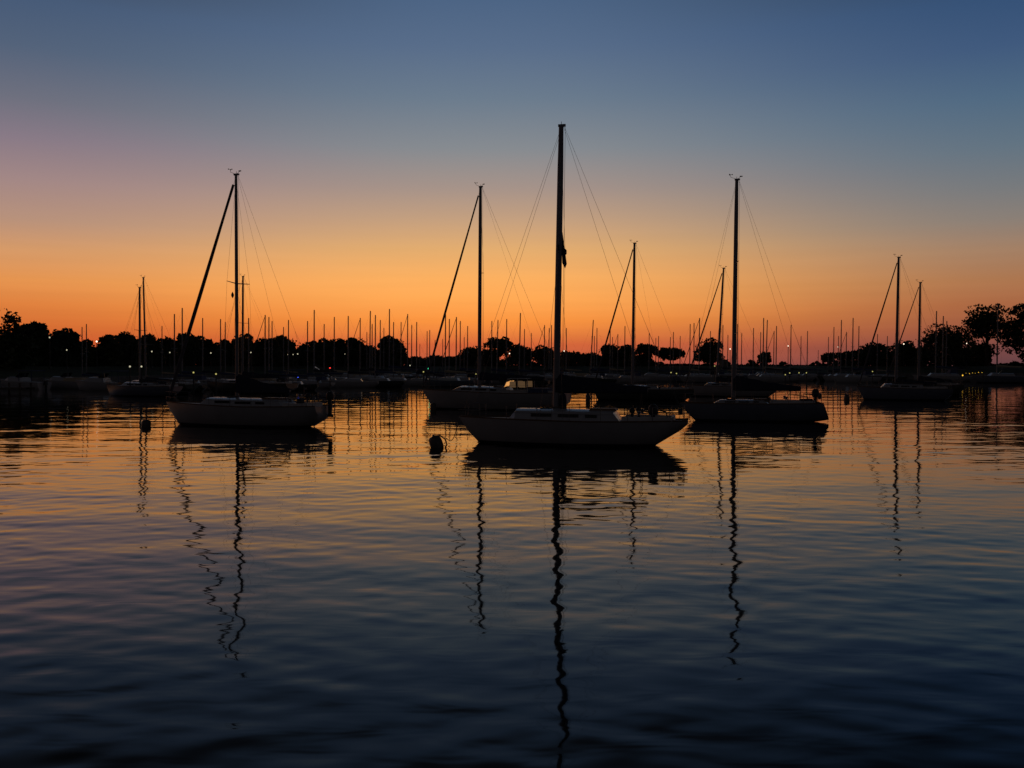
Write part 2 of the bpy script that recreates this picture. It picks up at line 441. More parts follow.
def D(px, extra): return shore_d(px) + extra
TREES = [
    (-34, 27, 306, D(-10, 16), 'tall thin leafed tree with bare branches at the left edge of the photo', 'sparse'),
    (-60, 6, 322, D(-30, 12), 'dense dark tree under the thin leafed tree at the left edge', 'dome'),
    (14, 50, 323, D(30, 20), 'high dense tree second from the left edge, sloping down to the right', 'dome'),
    (-4, 34, 334, D(14, 10), 'lower dark tree in front of the high trees at the left edge', 'dome'),
    (46, 82, 329, D(64, 17), 'wide domed tree with a lamp showing in its left shoulder', 'dome'),
    (76, 95, 340, D(86, 22), 'small low tree just left of the brightest shore lamp', 'dome'),
    (97, 124, 336, D(110, 20), 'broad tree just right of the brightest shore lamp', 'dome'),
    (116, 136, 331, D(126, 26), 'tree with a raised bump of crown left of the two close masts', 'dome'),
    (132, 162, 335, D(147, 17), 'rounded tree directly behind the two close masts', 'dome'),
    (157, 180, 337, D(168, 22), 'flat topped tree between the two close masts and the left sloop forestay', 'dome'),
    (176, 198, 333, D(187, 17), 'tree crossed by the lower end of the left sloop forestay', 'dome'),
    (192, 215, 337, D(203, 23), 'sloping tree just left of the notch in the treeline near the left sloop', 'dome'),
    (215, 232, 340, D(223, 20), 'low tree just left of the left sloop mast', 'dome'),
    (228, 256, 335, D(242, 16), 'tree standing behind the left sloop mast', 'dome'),
    (252, 278, 338, D(265, 22), 'even topped tree a little right of the left sloop mast', 'dome'),
    (273, 298, 336, D(285, 17), 'rounded tree with three lamps in a row before it', 'dome'),
    (293, 314, 342, D(303, 24), 'lowest tree in the dip right of the three lamps', 'dome'),
    (308, 332, 339, D(320, 17), 'domed tree above the small red light', 'dome'),
    (326, 348, 339, D(337, 23), 'domed tree right of the red light, left neighbour of two round trees', 'dome'),
    (345, 369, 338, D(357, 17), 'round crowned tree, left one of two clear round crowns', 'dome'),
    (366, 380, 346, D(372, 26), 'small tree squeezed between the two clear round crowns', 'dome'),
    (377, 405, 336, D(391, 14), 'largest round crowned tree in the middle left of the treeline', 'dome'),
    (407, 424, 357, D(416, 24), 'low shrubby tree at the foot of the largest round tree', 'dome'),
    (422, 446, 356, D(434, 20), 'low tree crossed by the second sloop forestay', 'dome'),
    (443, 462, 357, D(452, 26), 'low shrubby tree left of the second sloop mast', 'dome'),
    (460, 486, 347, D(473, 18), 'rounded tree just behind the second sloop mast', 'ball'),
    (486, 511, 337, D(498, 20), 'taller flat crowned tree with sky showing under it right of the second sloop mast', 'umbrella'),
    (480, 500, 349, D(490, 30), 'lower tree partly under the taller flat crowned tree', 'dome'),
    (507, 534, 345, D(520, 18), 'wide low domed tree halfway between second and tallest mast', 'ball'),
    (534, 555, 346, D(544, 20), 'round open tree touching the tallest mast on its left', 'ball'),
    (557, 583, 351, D(570, 20), 'low domed tree just right of the tallest mast', 'ball'),
    (578, 603, 353, D(590, 26), 'low uneven tree below two slanting far masts', 'ball'),
    (600, 619, 344, D(609, 18), 'flat crowned tree at the foot of the third sloop forestay', 'umbrella'),
    (614, 637, 345, D(626, 22), 'domed tree just left of the third sloop mast', 'ball'),
    (596, 640, 354, D(618, 30), 'wide low tree filling in below the trees left of the third sloop mast', 'dome'),
    (636, 656, 344, D(646, 20), 'small umbrella shaped tree just right of the third sloop mast', 'umbrella'),
    (632, 652, 354, D(642, 28), 'low bushy tree under the small umbrella shaped tree', 'dome'),
    (654, 687, 348, D(670, 20), 'wide umbrella shaped tree on a short trunk with clear sky to its right', 'umbrella'),
    (696, 720, 339, D(708, 18), 'lone round tree on a clear trunk beside the leaning mast', 'ball'),
    (758, 770, 352, D(764, 20), 'tiny ball shaped tree among the masts right of the right sloop', 'ball'),
    (820, 837, 353, D(829, 20), 'first small feathery tree at the left end of the right hand trees', 'umbrella'),
    (834, 860, 351, D(847, 22), 'low feathery tree under the masts left of the fourth sloop', 'umbrella'),
    (857, 892, 343, D(875, 18), 'wide domed tree at the foot of the fourth sloop forestay', 'ball'),
    (890, 914, 341, D(902, 22), 'tree standing behind the fourth sloop mast', 'ball'),
    (910, 928, 347, D(919, 20), 'low flat tree behind the shorter mast right of the fourth sloop', 'dome'),
    (922, 967, 325, D(945, 14), 'large shaggy tree with spiky outline left of the tall right hand trees', 'ball'),
    (965, 1009, 305, D(988, 16), 'tallest open crowned tree near the right edge with trunks and sky beneath', 'open'),
    (1006, 1050, 303, D(1028, 14), 'tall tree cut by the right edge of the photo', 'ball'),
    (964, 994, 343, D(981, 24), 'smaller tree under the left side of the tallest open crowned tree', 'ball'),
]
for i, (a, b, top, d, label, kind) in enumerate(TREES):
    cb = 346
    tree(a, b, top, d, label, kind, seed=11 + i * 7, crown_bottom=cb if kind == 'open' else None)
for i, (a, b, top, label) in enumerate([(744, 758, 360.5, 'dark bush on the bank just right of the right sloop mast'),
                                 (779, 789, 362, 'small bush on the bank below the middle right lamp'),
                                 (810, 820, 361, 'low bush on the bank left of the first feathery tree'),
                                 (724, 732, 362, 'small bush beside the little shelter roof')]):
    tree(a, b, top, D(a, 15), label, 'bush', seed=300 + i, group='bushes on the far bank', name='bush', cat='bush')

def undergrowth():
    rnd = random.Random(77); g = MB()
    pts = [(-60, 7.5), (60, 6.5), (100, 4.4), (215, 4.4), (300, 4.0), (330, 4.0), (395, 4.0), (408, 2.6), (425, 2.6), (470, 2.8), (550, 1.7), (640, 1.7), (692, .7), (815, .6), (830, 1.9), (895, 3.0), (930, 4.2), (962, 3.0), (975, 1.6), (1000, .8), (1012, 1.4), (1060, 2.6)]
    px = -60
    while px < 1060:
        d = shore_d(px) + rnd.uniform(14, 30); hh = float(np.interp(px, [a for a, b in pts], [b for a, b in pts])) * rnd.uniform(.55, 1.1)
        p = pos(px, d, 2.7 + hh * .42)
        leaf_cloud(g, p, (rnd.uniform(1.2, 2.2), 1.2, hh * .56), int(55 + 60 * hh), rnd, .34)
        px += rnd.uniform(3, 6.5)
    o = g.build('undergrowth', M['leaf_c']); tag(o, 'dark undergrowth filling in beneath the trees along the far shore', 'undergrowth', kind='stuff')
undergrowth()

# ------------------------------------------------------------------ boats
def interp(t, pts): return float(np.interp(t, [p[0] for p in pts], [p[1] for p in pts]))

def hull_mesh(L, B, sheer, keel, tw=0.55, rev=0.0, nsec=30, fine=True, wmax=.56):
    ts = sorted(set([0.0, 0.004, .015, .03, .05, .08] + [p[0] for p in keel] + [i / nsec for i in range(nsec + 1)]))
    na = 9 if fine else 5
    def hb(t):
        if t < wmax: return B / 2 * max(0.012, math.sin(math.pi / 2 * t / wmax) ** 0.85)
        s = (t - wmax) / (1 - wmax)
        return B / 2 * (1 - (1 - tw) * s ** 1.8)
    g = MB(); rows = []
    for t in ts:
        zs, zk = interp(t, sheer), interp(t, keel)
        zk = min(zk, zs - 0.02)
        row = []
        for side in (-1, 1):
            r = []
            for k in range(na + 1):
                a = math.pi / 2 * k / na
                y = hb(t) * (math.sin(a) ** 0.62) * side
                z = zs - (zs - zk) * (math.cos(a) ** 1.15)
                x = t * L - L / 2 + rev * L * max(0, (t - .9) / .1) * (zs - z) / max(zs, .1)
                r.append(Vector((x, y, z)))
            row.append(r)
        rows.append(row)
    for i in range(len(ts) - 1):
        for s in (0, 1):
            a, b = rows[i][s], rows[i + 1][s]
            for k in range(na):
                zmid = (a[k].z + b[k + 1].z) / 2
                g.add([a[k], b[k], b[k + 1], a[k + 1]], [(0, 1, 2, 3)])
    # transom
    l, r = rows[-1]
    g.add(l + r[::-1], [tuple(range(len(l) + len(r)))], 0)
    # deck, a little below the rail
    dk = MB(); prev = None
    for i, t in enumerate(ts):
        zs = interp(t, sheer); w = hb(t) * .985; x = t * L - L / 2
        pts = [Vector((x, -w, zs - .05)), Vector((x, -w * .5, zs - .02)), Vector((x, 0, zs)), Vector((x, w * .5, zs - .02)), Vector((x, w, zs - .05))]
        if prev:
            for k in range(4): dk.add([prev[k], pts[k], pts[k + 1], prev[k + 1]], [(0, 1, 2, 3)])
        prev = pts
    rail = MB()
    for side in (-1, 1):
        rail.tube([(t * L - L / 2, hb(t) * side, interp(t, sheer) + .012) for t in ts[1:]], .028 if fine else .04, 5)
    return g, dk, rail, hb

def cabin_mesh(L, x0, x1, sf, sa, w, sheer, h):
    """coachroof from x0 to x1 with sloped ends, tumblehome and a cambered top"""
    g = MB(); st = [(x0, 0.0), (x0 + sf, 1.0), ((x0 + x1) / 2, 1.06), (x1 - sa, 1.0), (x1, 0.0)]
    prev = None
    for i, (x, k) in enumerate(st):
        zd = interp((x + L / 2) / L, sheer) - .045
        wz = w * (.78 if i == 0 else 1)
        top = zd + h * k
        pts = [Vector((x, -wz, zd)), Vector((x, -wz * .84, top - .05 * k)), Vector((x, -wz * .45, top + .03 * k)), Vector((x, wz * .45, top + .03 * k)),
               Vector((x, wz * .84, top - .05 * k)), Vector((x, wz, zd))]
        if prev:
            for j in range(5): g.add([prev[j], pts[j], pts[j + 1], prev[j + 1]], [(0, 1, 2, 3)])
        prev = pts
    return g

def outboard(parent, x, y, z, s=1.0, name='outboard_motor'):
    g = MB()
    g.lathe((x, y, z), [(.02, .0), (.13 * s, .02), (.16 * s, .12), (.15 * s, .26 * s), (.09 * s, .34 * s), (.02, .36 * s)], 12)
    g.box((x, y, z - .28 * s), (.12 * s, .1 * s, .58 * s))
    g.box((x + .02, y, z - .62 * s), (.26 * s, .04, .1 * s))
    g.tube([(x - .1, y, z + .12), (x - .5 * s, y, z + .18)], .025, 6)
    return g.build(name, M['black'], parent, smooth=True)

def sailboat(sp):
    """a moored sloop, bow to the left (-x)"""
    d = dist(sp['wl']); yaw = math.radians(sp.get('yaw', -14))
    x0, x1 = sp['x']
    cxp = (x0 + x1) / 2
    c0 = pos(cxp, d)
    def S(px):       # distance along the keel line from c0 to the point seen at picture column px
        u = (px - 512.0) / F
        return (c0.x - u * c0.y) / (u * math.sin(yaw) - math.cos(yaw))
    sm = (S(x0) + S(x1)) / 2; L = S(x1) - S(x0)
    root = empty('sailboat', c0 + Vector((math.cos(yaw), math.sin(yaw), 0)) * sm, yaw)
    tag(root, sp['label'], 'sailboat', sp.get('group', 'sloops moored in the near harbour'))
    B = sp.get('beam', L * .31)
    fb = sp['fb']                      # freeboard at bow, middle, stern
    sheer = [(0, fb[0]), (.25, fb[0] * .55 + fb[1] * .45), (.6, fb[1]), (.85, (fb[1] + fb[2]) / 2 ), (1, fb[2])]
    keel = sp['keel']
    hg, dg, rg, hb = hull_mesh(L, B, sheer, keel, sp.get('tw', .5), sp.get('rev', 0))
    hm = M[sp.get('hull', 'white_hull')]
    hg.build('hull', hm, root, smooth=True)
    dg.build('deck', M['deck'], root)
    rg.build('toe_rail', M['teak'], root, smooth=True)
    def X(px): return S(px) - sm
    def zdeck(x): return interp((x + L / 2) / L, sheer)
    # cabin
    ca = sp['cabin']
    a, b = X(ca[0]), X(ca[1]); cw = B * .29
    cg = cabin_mesh(L, a, b, ca[3] * L, ca[4] * L, cw, sheer, ca[2])
    co = cg.build('cabin', M['white_hull'], root, smooth=True)
    ln = b - a
    for side in (-1, 1):
        for u0, u1 in ((.22, .40), (.46, .64), (.70, .80)):
            xm = a + ln * (u0 + u1) / 2
            g = MB(); g.box((xm, side * cw * .935, zdeck(xm) + ca[2] * .47), (ln * (u1 - u0), .03, ca[2] * .30))
            g.build('window', M['tinted'], co)
    g = MB(); xm = a + ln * .33; zt = zdeck(xm) + ca[2]
    g.box((xm, 0, zt + .02), (.5, .5, .07), taper=.9)
    g.build('hatch', M['tinted'], co)
    g = MB(); xm = a + ln * .84; g.box((xm, 0, zdeck(xm) + ca[2] + .02), (ln * .24, cw * 1.0, .08), taper=.92)
    g.build('companionway_hatch', M['teak'], co)
    for side in (-1, 1):
        g = MB(); zz = zdeck(a + ln * .5) + ca[2] + .10
        g.tube([(a + ln * .25, side * cw * .62, zz - .08), (a + ln * .27, side * cw * .62, zz), (a + ln * .72, side * cw * .62, zz), (a + ln * .74, side * cw * .62, zz - .08)], .018, 5)
        g.build('handrail', M['teak'], co)
    # cockpit
    cs, ce = b + .05, L / 2 - L * .06
    g = MB()
    for side in (-1, 1):
        g.box(((cs + ce) / 2, side * B * .27, zdeck(cs) + .09), (ce - cs, .1, .18), taper=.97)
    g.box((ce, 0, zdeck(ce) + .06), (.1, B * .52, .22))
    g.build('cockpit_coaming', M['deck'], root)
    for side in (-1, 1):
        g = MB(); xx = cs + (ce - cs) * .35
        g.lathe((xx, side * B * .27, zdeck(xx) + .23), [(.08, 0), (.06, .04), (.055, .1), (.085, .14), (.08, .17)], 12)
        g.build('winch', M['steel'], root, smooth=True)
    g = MB(); xx = ce - .2
    g.tube([(xx, 0, zdeck(xx) + .05), (xx - .1, 0, zdeck(xx) + .35), (xx - 1.1, 0, zdeck(xx) + .5)], [.03, .03, .02], 6)
    g.build('tiller', M['teak'], root)
    # mast, raked aft
    mx = X(sp['mast']); dm = c0.y + S(sp['mast']) * math.sin(yaw)
    mtop = height(sp['top'], dm)
    lean = sp.get('lean', 1.5) / F * d
    mz0 = zdeck(mx) + (ca[2] if a < mx < b else 0) - .03
    mr = sp.get('mr', .085)
    def mast_at(z): return mx + lean * (z - mz0) / (mtop - mz0)
    g = MB()
    g.tube([(mast_at(z), 0, z) for z in (mz0, mz0 + (mtop - mz0) * .4, mz0 + (mtop - mz0) * .85, mtop)], [mr, mr, mr * .9, mr * .72], 12, flat=.72)
    mo = g.build('mast', M['alu'], root, smooth=True)
    g = MB()
    g.box((mast_at(mtop) + .03, 0, mtop + .03), (.30, .10, .09)); g.tube([(mast_at(mtop), .04, mtop), (mast_at(mtop), .04, mtop + .2)], .012, 5)
    g.build('masthead_fitting', M['alu'], mo)
    g = MB(); zt = mtop + .06; xt = mast_at(mtop)
    g.tube([(xt - .05, 0, zt), (xt - .34, 0, zt + .12), (xt - .35, 0, zt + .26)], .011, 5)
    for q in range(3):
        an = q * 2.094; g.tube([(xt - .35, 0, zt + .26), (xt - .35 + .09 * math.cos(an), .09 * math.sin(an), zt + .26)], .009, 4)
        g.lathe((xt - .35 + .1 * math.cos(an), .1 * math.sin(an), zt + .23), [(.01, 0), (.03, .02), (.03, .05), (.01, .06)], 6)
    g.tube([(xt + .05, 0, zt), (xt + .22, 0, zt + .12)], .009, 5); g.box((xt + .24, 0, zt + .14), (.16, .006, .06))
    if sp.get('vane', True): g.build('wind_vane', M['black'], mo)
    # spreaders and shrouds
    levels = sp.get('spread', (.55,))
    half = sp.get('sphalf', B * .27)
    top_sh = mz0 + (mtop - mz0) * sp.get('hound', .985)
    for lv in levels:
        z = mz0 + (mtop - mz0) * lv
        for side in (-1, 1):
            g = MB(); g.tube([(mast_at(z), 0, z), (mast_at(z) + .12, side * half, z + .05)], [.03, .018], 6)
            g.build('spreader', M['alu'], mo)
            if sp.get('knobs'):
                g = MB(); g.lathe((mast_at(z) + .12, side * half, z - .12), [(.02, 0), (.07, .05), (.07, .2), (.02, .26)], 8)
                g.build('spreader_light', M['black'], mo)
    wr = sp.get('wire', .005)
    for side in (-1, 1):
        chain = (mx + .05, side * B * .46, zdeck(mx))
        g = MB(); pts = [chain] + [(mast_at(mz0 + (mtop - mz0) * lv) + .12, side * half, mz0 + (mtop - mz0) * lv + .05) for lv in levels] + [(mast_at(top_sh), 0, top_sh)]
        g.tube(pts, wr, 5); g.build('cap_shroud', M['wire'], root)
        z = mz0 + (mtop - mz0) * (levels[0] - .02)
        for o_ in (-.45, .5):
            g = MB(); g.tube([(mx + o_, side * B * .44, zdeck(mx)), (mast_at(z), 0, z)], wr, 5); g.build('lower_shroud', M['wire'], root)
    # forestay or rolled jib
    bow = Vector((-L / 2 + .12, 0, fb[0] + .02)); topf = Vector((mast_at(mtop * .985) - .05, 0, mtop * .985))
    if sp.get('jib', True):
        jr = sp.get('jr', .06)
        g = MB(); g.tube([bow, bow.lerp(topf, .02)], .03, 6); n = 14
        pts = [bow.lerp(topf, .03 + .945 * k / n) for k in range(n + 1)]
        g.tube(pts, [jr * (.75 + .35 * math.sin(math.pi * min(1, (k + 2) / n))) for k in range(n + 1)], 9)
        g.build('furled_jib', M['sail'], root, smooth=True)
        g = MB(); g.lathe(bow + Vector((.02, 0, .1)), [(.03, 0), (.12, .02), (.12, .14), (.03, .16)], 10); g.build('furling_drum', M['black'], root)
        g = MB(); g.tube([bow, topf], wr, 5); g.build('forestay', M['wire'], root)
    else:
        for q in (0, .38):
            g = MB(); g.tube([bow + Vector((q, 0, 0)), topf - Vector((0, 0, q * .4))], wr, 5); g.build('forestay', M['wire'], root)
    # backstay, split low down
    st = Vector((L / 2 - .1, 0, fb[2])); tb = Vector((mast_at(mtop) + .12, 0, mtop)); sp_ = st.lerp(tb, .32)
    g = MB(); g.tube([tb, sp_], wr, 5)
    for side in (-1, 1): g.tube([sp_, (st.x, side * B * .2, st.z)], wr, 5)
    g.build('backstay', M['wire'], root)
    g = MB(); g.tube([(mast_at(mtop) + mr + .03, 0, mtop - .05), (mx + mr + .12, .03, mz0 + .9)], .007, 4); g.build('halyard', M['wire'], root)
    # boom under its cover, with the lashed sail piled high at the mast
    bm = sp['boom']
    bx1 = X(bm[0]); bz = height(bm[1], d)
    g = MB(); g.tube([(mast_at(bz) + .1, 0, bz), (bx1, 0, bz + .02)], [.065, .055], 8)
    g.build('boom', M['alu'], root, smooth=True)
    g = MB(); n = 16; pts = []; rr = []
    hm_ = bm[2]
    vs, fs = [], []
    for k in range(n + 1):
        u = k / n; x = mast_at(bz) - .02 + (bx1 - mast_at(bz)) * u
        hh = hm_ * (1 - u) ** 1.3 + .17 + .02 * math.sin(u * 23)
        wv = .14 * (1 - u * .35)
        ring = [(x, 0, bz + hh), (x, wv * .55, bz + hh * .85), (x, wv, bz + hh * .3), (x, wv * .9, bz - .06), (x, 0, bz - .11), (x, -wv * .9, bz - .06), (x, -wv, bz + hh * .3), (x, -wv * .55, bz + hh * .85)]
        vs += ring
    for k in range(n):
        for j in range(8): fs.append((k * 8 + j, k * 8 + (j + 1) % 8, (k + 1) * 8 + (j + 1) % 8, (k + 1) * 8 + j))
    fs += [tuple(range(8)), tuple(n * 8 + j for j in range(8))]
    g.add(vs, fs); g.build('sail_cover', M[sp.get('cover', 'cover')], root, smooth=True)
    g = MB(); g.tube([(bx1, 0, bz + .05), (mast_at(mtop) + .1, 0, mtop - .02)], .005, 4); g.build('topping_lift', M['wire'], root)
    g = MB(); xs_ = X(bm[0]) - .25; g.tube([(xs_, .03, bz - .02), (xs_ - .1, .05, zdeck(xs_) + .25)], .012, 4); g.tube([(xs_, -.03, bz - .02), (xs_ + .05, -.05, zdeck(xs_) + .25)], .012, 4)
    g.build('mainsheet', M['rope'], root)
    # pulpit, pushpit, stanchions and lifelines
    def side_pt(t, s, up): return Vector((t * L - L / 2, hb(t) * s * .95, interp(t, sheer) + up))
    rh = .56
    g = MB()
    for up in (rh, rh * .5):
        g.tube([side_pt(.11, -1, up), side_pt(.04, -1, up), (-L / 2 - .02, 0, fb[0] + up), side_pt(.04, 1, up), side_pt(.11, 1, up)], .014, 6)
    for s in (-1, 1):
        g.tube([side_pt(.11, s, 0), side_pt(.11, s, rh)], .014, 6); g.tube([side_pt(.035, s, 0), side_pt(.04, s, rh)], .014, 6)
    g.build('pulpit', M['steel'], root, smooth=True)
    g = MB()
    for up in (rh, rh * .5):
        g.tube([side_pt(.86, -1, up), side_pt(.985, -1, up * .95), side_pt(.985, 1, up * .95), side_pt(.86, 1, up)], .014, 6)
    for s in (-1, 1):
        for t in (.86, .93, .985): g.tube([side_pt(t, s, 0), side_pt(t, s, rh * .97)], .014, 6)
    g.build('pushpit', M['steel'], root, smooth=True)
    ts_ = (.24, .38, .52, .65, .76)
    for s in (-1, 1):
        for t in ts_:
            g = MB(); g.tube([side_pt(t, s, 0), side_pt(t, s, rh)], .013, 5); g.build('stanchion', M['steel'], root)
        for up in (rh - .02, rh * .5):
            g = MB(); g.tube([side_pt(.11, s, up)] + [side_pt(t, s, up) for t in ts_] + [side_pt(.86, s, up)], .005, 4); g.build('lifeline', M['wire'], root)
    return root, dict(L=L, X=X, zdeck=zdeck, d=d, B=B, mast_at=mast_at, mtop=mtop, bz=bz, hb=hb, mz0=mz0)

# central sloop, nearest the camera
b1, i1 = sailboat(dict(x=(459, 688), wl=444, yaw=-13, mast=556, top=128, lean=5, mr=.135, fb=(1.06, .98, 1.02), hull='grey_hull',
    keel=[(0, 1.04), (.045, .45), (.095, 0), (.2, -.3), (.5, -.4), (.75, -.25), (.865, 0), (.97, .62), (1, .86)], tw=.42,
    cabin=(511, 622, .42, .035, .03), jib=False, vane=False, spread=(.565,), sphalf=.78, knobs=True, boom=(648, 390.5, .52), wire=.0055,
    label='nearest sloop with the tallest mast, pale grey hull lying broadside in the centre'))
g = MB()   # folded flag hanging below the spreader
zz = height(268, i1['d']); xx = i1['mast_at'](zz + .5) + .13
g.add([(xx - .02, -.02, zz + 1.45), (xx + .02, .02, zz + 1.45), (xx + .02, -.06, zz + .2), (xx + .2, .0, zz + .16), (xx + .1, .07, zz), (xx + .14, -.04, zz - .02)],
      [(0, 1, 2), (0, 2, 3), (1, 2, 4), (1, 4, 3), (0, 3, 1), (2, 5, 3), (2, 4, 5), (3, 5, 4)])
fl = g.build('flag', M['cover'], b1); fl['label'] = 'limp dark flag rolled against the mast above the spreaders'
outboard(b1, i1['X'](654), -.35, i1['zdeck'](3) + .22, 1.25)
for px, s in ((633, -1), (638, 1)):
    g = MB(); x_ = i1['X'](px); zd = i1['zdeck'](x_)
    g.tube([(x_, s * .35, zd), (x_, s * .35, zd + .34)], .05, 8); g.lathe((x_, s * .35, zd + .3), [(.03, 0), (.1, .04), (.12, .12), (.08, .2), (.02, .23)], 10)
    g.build('cockpit_vent', M['black'], b1, smooth=True)
g = MB(); x_ = i1['X'](681); g.lathe((x_, -.4, i1['zdeck'](x_) + .25), [(.03, 0), (.09, .03), (.1, .2), (.03, .24)], 10); g.build('horn', M['black'], b1)
g = MB()   # sail bag lashed at the foot of the mast
x_ = i1['X'](563.0); g.lathe((x_, 0, i1['zdeck'](x_) + .38), [(.04, 0), (.15, .05), (.16, .3), (.12, .6), (.04, .68)], 10); g.build('sail_bag', M['cover'], b1, smooth=True)

# left sloop
b2, i2 = sailboat(dict(x=(166, 324), wl=425.5, yaw=-18, mast=237, top=176, lean=0.3, mr=.10, fb=(1.2, 1.05, 1.1), hull='grey_hull',
    keel=[(0, 1.18), (.05, .55), (.1, 0), (.2, -.3), (.5, -.4), (.8, -.22), (.93, 0.05), (.985, .35), (1, .6)], tw=.6,
    cabin=(206, 290, .38, .05, .03), jr=.09, spread=(.515,), sphalf=1.0, boom=(290, 391, .75),
    label='sloop on the left with a dark thick furled jib and grey hull'))
g = MB(); z = height(298, i2['d']); g.lathe((i2['mast_at'](z) - .25, 0, z), [(.01, 0), (.08, .12), (.08, .2), (.01, .34)], 6); g.build('radar_reflector', M['black'], b2)
outboard(b2, i2['X'](327), .3, i2['zdeck'](4) + .30, 1.3)
g = MB(); x_ = i2['X'](303.5); g.lathe((x_, -.3, i2['zdeck'](x_) + .06), [(.12, 0), (.2, .02), (.21, .2), (.17, .32), (.03, .36)], 12); g.build('cockpit_cover', M['cover'], b2, smooth=True)
g = MB(); x_ = i2['X'](309); g.tube([(x_, -.5, i2['zdeck'](x_)), (x_, -.5, i2['zdeck'](x_) + 1.0)], .015, 5); g.box((x_ + .08, -.5, i2['zdeck'](x_) + .9), (.16, .01, .1)); g.build('flagstaff', M['steel'], b2)
g = MB(); x_ = i2['X'](314); g.tube([(x_, -.6, i2['zdeck'](x_)), (x_, -.6, i2['zdeck'](x_) + .45)], .02, 5); g.lathe((x_, -.6, i2['zdeck'](x_) + .42), [(.03, 0), (.13, .04), (.16, .13), (.12, .22), (.03, .26)], 12); g.build('barbecue', M['black'], b2, smooth=True)

# right sloop
b3, i3 = sailboat(dict(x=(680, 822), wl=421, yaw=-12, mast=733.5, top=181, lean=2.2, mr=.125, fb=(1.0, 1.02, 1.06), hull='navy_hull', rev=.05,
    keel=[(0, .98), (.05, .45), (.11, 0), (.2, -.3), (.5, -.4), (.8, -.2), (.95, .03), (1, .12)], tw=.72,
    cabin=(712, 770, .22, .06, .05), jib=False, spread=(.30, .62), sphalf=1.0, boom=(801, 389, .62),
    label='right sloop with dark hull, low cabin and bare forestay, stern slanting down'))
outboard(b3, i3['X'](815), -.3, i3['zdeck'](4) + .34, 1.3)
g = MB(); x_ = i3['X'](820.5); g.lathe((x_, .3, i3['zdeck'](4) + .2), [(.03, 0), (.1, .05), (.11, .3), (.03, .36)], 8); g.build('horseshoe_buoy', M['black'], b3, smooth=True)
g = MB(); x_ = i3['X'](806); g.box((x_, -.2, i3['zdeck'](x_) + .18), (.75, .5, .14), taper=.85); g.build('stern_locker', M['cover'], b3)

# second sloop behind, with windscreen
b4, i4 = sailboat(dict(x=(422, 568), wl=409.5, yaw=-16, mast=479.3, top=188, lean=1.4, mr=.14, fb=(1.42, 1.22, 1.25), hull='grey_hull',
    keel=[(0, 1.4), (.05, .6), (.085, 0), (.2, -.3), (.5, -.4), (.8, -.2), (.93, 0), (1, .5)], tw=.7, jr=.075,
    cabin=(452, 512, .40, .08, .02), spread=(.20, .57), sphalf=.5, boom=(545, 379, .35), wire=.0075,
    label='second sloop with a windscreen, half hidden behind the nearest sloop'))
ws = empty('windscreen', (0, 0, 0)); bpy.data.objects.remove(ws)
def windscreen(b, i):
    xa, xb = i['X'](506), i['X'](531); z0 = i['zdeck'](xa) + .18; z1 = z0 + .82; w = i['B'] * .30
    g = MB(); sl = .42
    g.box(((xa + xb) / 2 + .22, 0, z1 + .02), (xb - xa - .3, w * 2, .05)); hs = .035
    for s in (-1, 1):
        g.tube([(xa, s * w, z0), (xa + sl, s * w * .96, z1)], hs, 6)
        g.tube([(xb, s * w, z0), (xb, s * w * .96, z1)], hs, 6)
        g.tube([((xa + xb) / 2 + .2, s * w, z0), ((xa + xb) / 2 + .2, s * w * .96, z1)], hs, 6)
        g.tube([(xa, s * w, z0), (xb, s * w, z0)], hs, 6)
    g.tube([(xa, -w, z0), (xa, w, z0)], hs, 6); g.tube([(xa + sl, -w, z1), (xa + sl, w, z1)], hs, 6)
    g.box(((xa + xb) / 2 + .1, 0, z0 - .20), (xb - xa + .3, w * 2.05, .36), taper=.97)
    fr = g.build('windscreen', M['white_hull'], b, smooth=False)
    g = MB(); g.add([(xa + .02, -w * .95, z0 + .02), (xa + .02, w * .95, z0 + .02), (xa + sl, w * .9, z1 - .02), (xa + sl, -w * .9, z1 - .02)], [(0, 1, 2, 3)])
    g.build('pane', M['glass'], fr)
    for k in (0, 1):      # side windows, with a tan glow added by weak emission
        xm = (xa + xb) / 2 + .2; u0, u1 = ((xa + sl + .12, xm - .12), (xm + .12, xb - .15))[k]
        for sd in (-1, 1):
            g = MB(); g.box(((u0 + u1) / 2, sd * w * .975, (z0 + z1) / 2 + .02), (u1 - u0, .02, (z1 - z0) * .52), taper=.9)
            g.build('side_window', M['added_glow'], fr)
    g = MB(); g.box((xb + .75, 0, z0 - .05), (1.45, w * 2.1, .42), taper=.95); g.build('cockpit_cover', M['bluecover'], b, smooth=False)
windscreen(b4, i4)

# third sloop, far hull
b5, i5 = sailboat(dict(x=(592, 694), wl=400, yaw=-12, mast=632.5, top=244, lean=1.6, mr=.13, fb=(1.1, .98, 1.0), hull='dark_hull',
    keel=[(0, 1.08), (.06, 0), (.2, -.3), (.5, -.4), (.8, -.2), (.92, 0), (1, .5)], tw=.5, jr=.07,
    cabin=(615, 660, .36, .05, .03), spread=(.55,), boom=(662, 389, .08), wire=.0075,
    label='third sloop with very dark hull, behind the stern of the nearest sloop'))
# leaning mast behind the right sloop
b6, i6 = sailboat(dict(x=(684, 776), wl=396.5, yaw=-20, mast=716.5, top=269, lean=6.5, mr=.11, fb=(1.15, 1.0, 1.0), hull='grey_hull',
    keel=[(0, 1.12), (.08, 0), (.2, -.3), (.5, -.4), (.8, -.2), (.92, 0), (1, .5)], tw=.5, jr=.065,
    cabin=(704, 745, .36, .05, .03), spread=(.6,), boom=(752, 381, .3), wire=.0075,
    label='sloop with a mast leaning right, half hidden behind the right sloop'))
